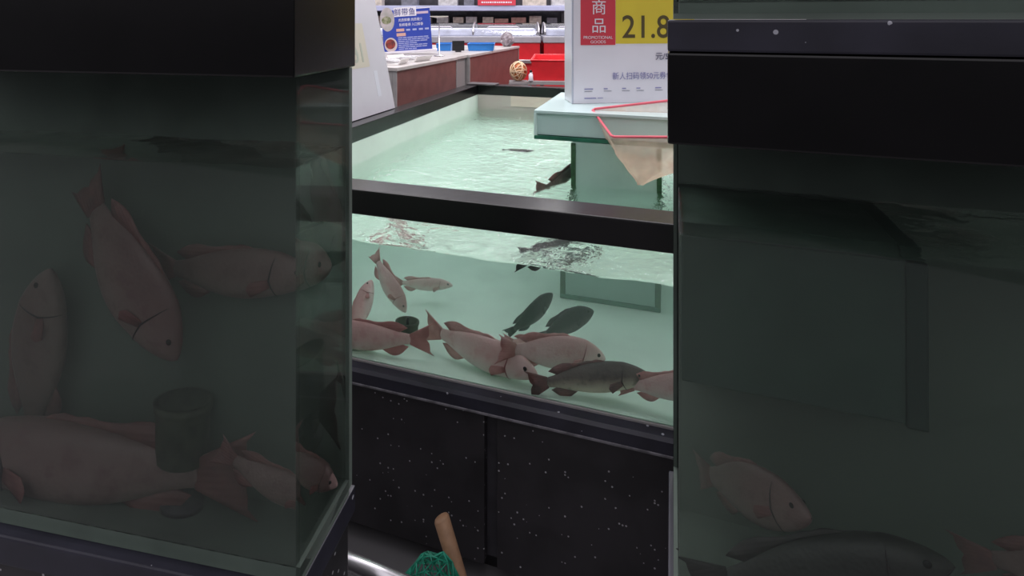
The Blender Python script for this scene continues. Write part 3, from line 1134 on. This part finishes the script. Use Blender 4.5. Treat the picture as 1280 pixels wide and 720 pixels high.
M_navy = mat('navy_ink', (0.04, 0.035, 0.22), 0.5)
lettering('lettering', '鲜带鱼', 9.8 * K, M_navy, bn, 8.2 * K, -.0042, 47.4 * K, sx=.92)
lettering('lettering', '肉质鲜嫩 肉质细少', 4.3 * K, M_white, bn, 13 * K, -.0012, 39.5 * K, sx=.85)
lettering('lettering', '新鲜看得 入口鲜香', 4.3 * K, M_white, bn, 13.5 * K, -.0012, 33.5 * K, sx=.85)
M_peach = mat('peach_print', (0.70, 0.40, 0.34), .5)
obj('peach_band', box(9.5 * K, 19.5 * K, -.0012, -.0002, 27 * K, 30.5 * K, .0004), M_peach, bn)
obj('peach_band', box(9.5 * K, 21 * K, -.0012, -.0002, 21 * K, 25 * K, .0004), M_peach, bn)
M_paleprint = mat('pale_blue_print', (0.42, 0.45, 0.72), .5)
def print_row(x0_, x1_, y, h_):
    bm = bmesh.new()
    bx(bm, x0_ * K, x1_ * K, -.0012, -.0002, y * K, (y + h_) * K)
    obj('print_line', bm, M_paleprint, bn)


for q in (22, 30, 38, 45.5):
    print_row(q, q + 5, 27.4, 2.2)
for i in range(7):
    x = 11.0
    while x < (47 if i not in (3, 6) else 30):
        w = random.uniform(4, 9)
        print_row(x, min(x + w, 50), 18.5 - i * 2.35, 1.1)
        x += w + .7


def disc(bm, x, z, rx, rz, y0, y1, seg=28):
    return prism(bm, [(x + rx * math.cos(i / seg * 2 * math.pi), z + rz * math.sin(i / seg * 2 * math.pi)) for i in range(seg)], y0, y1)


obj('food_picture', disc(bmesh.new(), -1 * K, 43 * K, 9 * K, 15 * K, -.0012, -.0002), mat('picture_pale', (0.56, 0.50, 0.52), .5, col2=(.40, .38, .36), scale=9), bn)
obj('food_picture', disc(bmesh.new(), -2 * K, 42 * K, 6 * K, 5 * K, -.0022, -.0013), mat('picture_green', (0.12, 0.15, 0.05), .5, col2=(.42, .40, .30), scale=16), bn)
obj('food_picture', disc(bmesh.new(), 1.5 * K, 11 * K, 8 * K, 9 * K, -.0012, -.0002), mat('picture_plate', (0.62, 0.52, 0.50), .5), bn)
obj('food_picture', disc(bmesh.new(), 1 * K, 12 * K, 6.2 * K, 6.2 * K, -.0022, -.0013), mat('picture_red', (0.34, 0.05, 0.035), .5, col2=(.12, .03, .03), scale=22), bn)

# plate-topped stand and a small black display on the counter
q = at(549, 66, 5.0)
st = thing('plate_stand', 'thin stand with a flat round plate behind the blue notice', 'stand', (q.x, q.y, CT + .001))
bm = bmesh.new()
lathe(bm, [(.05, 0), (.05, .006), (.006, .012), (.005, .36), (.005, .362)], 16)
obj('pole', bm, M_steel, st, True)
obj('plate', lathe(bmesh.new(), [(.02, .363), (.085, .372), (.09, .378), (.088, .381), (.02, .372)], 24), mat('cream_plate', (0.62, 0.58, 0.52), .4), st, True)
q = at(573, 65, 5.6)
dp = thing('scale_display', 'small black scale display on the counter by the blue boxes', 'display', (q.x, q.y, CT + .001), .2)
obj('screen', box(-.065, .065, 0, .02, .012, .12, .004), M_black, dp)
obj('foot', box(-.03, .03, -.02, .05, 0, .011, .002), M_darkgrey, dp)

# ------------------------------------------------------------------ freezers and shelves at the far side
M_lid = clear_mat('freezer_glass', (0.95, 0.96, 0.99), 0.8, 0.05, 1.6)


def freezer(x0, x1, y, zt, label, grp='long chest freezers across the aisle'):
    t = thing('chest_freezer', label, 'freezer', ((x0 + x1) / 2, y, 0), 0, grp)
    w = (x1 - x0) / 2
    obj('cabinet', box(-w, w, 0, .9, .08, zt - .10, .01), M_red, t)
    obj('silver_band', box(-w - .01, w + .01, -.02, .92, zt - .099, zt, .008), mat('silver_band', (0.58, 0.57, 0.62), .3, metal=.4, var=.08), t)
    obj('bumper', box(-w, w, -.05, -.001, zt - .42, zt - .36, .01), M_steel, t)
    obj('plinth', box(-w + .05, w - .05, .05, .85, 0, .08), M_black, t)
    obj('goods', box(-w + .06, w - .06, .10, .8, zt + .001, zt + .12, .03), mat('frosted_goods', (0.86, 0.87, 0.95), .6, var=.2, scale=7), t)
    n = 12
    pts = []
    for i in range(n + 1):
        a = math.pi * i / n
        pts.append((.45 - .45 * math.cos(a), .02 + .19 * math.sin(a) ** .8))
    bm = bmesh.new()
    out = [bm.verts.new((-w + .04, p[0], zt + p[1])) for p in pts] + [bm.verts.new((-w + .04, p[0], zt + p[1] - .008)) for p in pts[::-1]]
    out2 = [bm.verts.new((w - .04, v.co.y, v.co.z)) for v in out]
    m_ = len(out)
    bm.faces.new(out)
    bm.faces.new(out2[::-1])
    for i in range(m_):
        bm.faces.new((out[i], out2[i], out2[(i + 1) % m_], out[(i + 1) % m_]))
    obj('glass_lid', bm, M_lid, t)
    for xx in (-w + .02, 0, w - .02):
        bm = bmesh.new()
        tube(bm, [(xx, p[0], zt + p[1]) for p in pts], .016, 8)
        obj('lid_hoop', bm, M_steel, t, True)
    for xx in (-w * .55, w * .45):
        bm = bmesh.new()
        tube(bm, [(xx - .25, .02, zt + .13), (xx - .22, -.02, zt + .15), (xx + .22, -.02, zt + .15), (xx + .25, .02, zt + .13)], .01, 8)
        obj('lid_handle', bm, M_white, t, True)


freezer(-3.95, -1.70, 8.2, H - .27, 'far chest freezer with red front, leftmost behind the blue notice')
freezer(-1.66, .44, 8.2, H - .27, 'far chest freezer with curved glass lid and red front behind the counters')
freezer(.50, 2.6, 8.2, H - .27, 'far chest freezer with curved glass lid, behind the white price sign case')


def gondola(x0, x1, y, label):
    t = thing('store_shelf', label, 'shelf unit', ((x0 + x1) / 2, y, 0), 0)
    w = (x1 - x0) / 2
    obj('back_panel', box(-w, w, .40, .43, 0, H + .6), M_darkgrey, t)
    for xx in (-w, -w * .33, w * .33, w - .06):
        obj('upright', box(xx, xx + .06, .33, .399, 0, H + .6), M_darkgrey, t)
    for zz in (H - .42, H - .10):
        obj('shelf_board', box(-w, w, 0, .329, zz - .03, zz, .004), M_darkgrey, t)
    obj('canopy', box(-w, w, -.25, .329, H + .16, H + .26, .01), M_lav, t)
    return t


gondola(-4.6, 1.05, 10.2, 'dark far store shelf under a long lavender canopy')
cols = [(.62, .60, .60), (.55, .30, .25), (.20, .20, .24), (.66, .58, .50), (.30, .34, .46)]
i = 0
x = -4.4
while x < .9:
    w = random.uniform(.16, .30)
    for zz in (H - .10,):
        h = random.uniform(.10, .17)
        hue = random.choice(['white', 'brick', 'charcoal', 'tan', 'slate'])
        c_ = dict(white=cols[0], brick=cols[1], charcoal=cols[2], tan=cols[3], slate=cols[4])[hue]
        t = obj('goods_box', box(-w / 2, w / 2, 0, .2, 0, h, .006), mat('carton_' + hue, c_, .5, var=.3, scale=14))
        t.location = (x + w / 2, 10.25, zz + .001)
        tag(t, hue + ' goods box on the dark far shelf under the lavender canopy', 'box', 'goods boxes on the far dark shelf')
    x += w + random.uniform(.02, .12)

# goods standing on the canopy and the red banner above it
q = at(621, 2, 10.0)
rb = thing('red_banner', 'small red banner with white lettering above the lavender canopy', 'banner', (q.x, 9.93, H + .262), 0)
obj('banner_board', box(-.36, .36, 0, .02, 0, .22, .003), M_signred, rb)
bm = bmesh.new()
x = -.29
while x < .28:
    w = random.uniform(.02, .05)
    bx(bm, x, x + w, -.0025, -.0004, .045, .072)
    x += w + .012
obj('white_print', bm, M_white, rb)
for px_, wpx, kd, hue in ((465, 26, 'tan', 0), (512, 20, 'charcoal', 1), (560, 24, 'white', 2), (586, 12, 'charcoal', 3), (668, 30, 'tan', 4), (702, 26, 'white', 5)):
    q = at(px_, 4, 10.05)
    t = obj('carton', box(-wpx / 2 * .0152, wpx / 2 * .0152, 0, .25, 0, .35, .01), MATS['carton_' + kd])
    t.location = (q.x, 10.0, H + .2605)
    tag(t, ['tan carton above the canopy behind the left white sign', 'charcoal carton above the canopy behind the blue notice', 'white carton above the canopy right of the blue notice', 'narrow charcoal carton left of the red banner', 'tan carton above the canopy right of the red banner', 'white carton above the canopy by the price sign case'][hue], 'carton', 'cartons on the lavender canopy')

# blue and red crates in front of the freezers
def crate(px0, px1, pyt, pyb, t, m, label, name='plastic_crate', stand=True):
    q = at((px0 + px1) / 2, pyb, t)
    q.z = CT + .001
    w = (px1 - px0) * t / FPX / 2
    h = (pyb - pyt) * t / FPX
    c = thing(name, label, 'crate', (q.x, q.y, q.z), 0)
    bm = bmesh.new()
    o_ = [(-w * .9, 0), (w * .9, 0), (w, h), (w * .94, h), (w * .86, .012), (-w * .86, .012), (-w * .94, h), (-w, h)]
    prism(bm, o_, 0.0, .30)
    obj('shell', bm, m, c)
    obj('end_wall', box(-w * .93, w * .93, .001, .013, .01, h * .99), m, c)
    obj('end_wall', box(-w * .93, w * .93, .287, .299, .01, h * .99), m, c)
    for y in (-.012, .300):
        obj('lip', box(-w * 1.02, w * 1.02, y, y + .012, h * .93, h, .003), m, c)
    return c


M_bluep = mat('blue_plastic', (0.03, 0.22, 0.62), .35, var=.1)
crate(545, 564, 55, 64, 5.80, M_bluep, 'blue crate on the farther counter, left of the black scale display')
crate(584, 618, 55, 64, 5.80, M_bluep, 'blue crate on the farther counter, right of the black scale display')

# red basket on a low stand behind the back rim
rbk = at(684, 101, 5.35)
sd2 = thing('basket_stand', 'grey stand behind the back rim carrying the red basket', 'stand', (rbk.x, rbk.y, 0), MAIN.rz * .3)
obj('stand_top', box(-.20, .34, -.03, .90, rbk.z - .04, rbk.z - .001, .004), M_grey, sd2)
for xx in (-.18, .30):
    for yy in (0, .84):
        obj('leg', box(xx, xx + .03, yy, yy + .03, 0, rbk.z - .041), M_grey, sd2)
rk = thing('shopping_basket', 'bright red plastic basket behind the back rim beside the price sign case', 'basket', (rbk.x, rbk.y, rbk.z), MAIN.rz * .3)
W_, D_, T_ = .165, .85, .205
bm = bmesh.new()
lo = [(-W_ * .86, .02), (W_ * 1.3, .02), (W_ * 1.3, D_ - .02), (-W_ * .86, D_ - .02)]
hi = [(-W_, 0), (W_ * 1.45, 0), (W_ * 1.45, D_), (-W_, D_)]
A_ = [bm.verts.new((x, y, 0)) for x, y in lo]
B_ = [bm.verts.new((x, y, T_)) for x, y in hi]
C_ = [bm.verts.new((x * .95 + .004, y * .95 + .01, T_)) for x, y in hi]
D2 = [bm.verts.new((x * .94 + .004, y * .94 + .01, .012)) for x, y in lo]
bm.faces.new(A_)
bm.faces.new(D2)
for i in range(4):
    j = (i + 1) % 4
    bm.faces.new((A_[i], A_[j], B_[j], B_[i]))
    bm.faces.new((B_[i], B_[j], C_[j], C_[i]))
    bm.faces.new((C_[i], C_[j], D2[j], D2[i]))
obj('basket_shell', bm, M_red, rk)
bm = bmesh.new()
tube(bm, [(x * 1.01, y * 1.01 - .002, T_ + .002) for x, y in hi], .010, 8, closed=True)
obj('rim_bead', bm, M_red, rk, True)

# tangled netting bag and white bottle beside the basket
q = at(648, 101, 5.6)
on = thing('netted_bag', 'round orange and cream netted bag left of the red basket', 'bag', (q.x, q.y, q.z))
bm = bmesh.new()
bmesh.ops.create_icosphere(bm, subdivisions=3, radius=1)
for v in bm.verts:
    d_ = v.co.copy()
    f = 1 + .08 * noise.noise(d_ * 3)
    v.co = Vector((d_.x * .085 * f, d_.y * .08 * f, .098 + d_.z * .098 * f))
obj('filling', bm, mat('orange_brown_food', (0.45, 0.10, 0.03), .5, col2=(.62, .34, .12), scale=26), on, True)
bm = bmesh.new()
for i in range(16):
    r_ = random.Random(i)
    ax = Vector((r_.uniform(-1, 1), r_.uniform(-1, 1), r_.uniform(-1, 1))).normalized()
    s1 = ax.orthogonal().normalized()
    s2 = ax.cross(s1)
    off = r_.uniform(-.5, .5)
    rr = math.sqrt(1 - off * off)
    pts = []
    for k2 in range(24):
        a_ = k2 / 24 * 2 * math.pi
        d_ = ax * off + (s1 * math.cos(a_) + s2 * math.sin(a_)) * rr
        pts.append((d_.x * .091, d_.y * .086, .104 + d_.z * .103))
    tube(bm, pts, .0055, 6, closed=True)
obj('cord_net', bm, mat('cream_cord', (0.72, 0.52, 0.34), .5), on, True)
bs2 = thing('netting_stand', 'grey box stand under the netted bag behind the back rim', 'stand', (q.x, q.y, 0))
obj('stand_body', box(-.10, .10, -.07, .10, 0, q.z - .002, .006), M_grey, bs2)
obj('stand_lip', box(-.105, .105, -.076, -.0705, q.z - .05, q.z - .02, .001), M_steel, bs2)
q = at(664.5, 93, 5.30)
bo = thing('bottle', 'small white bottle with black cap left of the red basket', 'bottle', (rbk.x - .168, rbk.y - .012, rbk.z))
obj('bottle_body', lathe(bmesh.new(), [(.020, 0), (.022, .004), (.022, .065), (.010, .080), (.010, .088)], 16), M_white, bo, True)
obj('cap', lathe(bmesh.new(), [(.012, .0885), (.012, .108), (.010, .110)], 14), M_black, bo, True)
# clear plastic bag lump on the far end of the counter
q = MAIN.W(-1.56, 4.9, CT + .001)
pb = obj('plastic_bag', bmesh.new(), mat('cling_bag', (0.36, 0.31, 0.34), .25, col2=(.16, .13, .15), scale=14))
bm = bmesh.new()
bmesh.ops.create_icosphere(bm, subdivisions=3, radius=1)
for v in bm.verts:
    d_ = v.co.copy()
    f = 1 + .3 * noise.noise(d_ * 2.4)
    v.co = Vector((d_.x * .085 * f, d_.y * .08 * f, max(0, .085 + d_.z * .10 * f)))
bm.to_mesh(pb.data)
bm.free()
pb.location = q
tag(pb, 'crumpled grey plastic bag on the far end of the farther counter', 'bag')
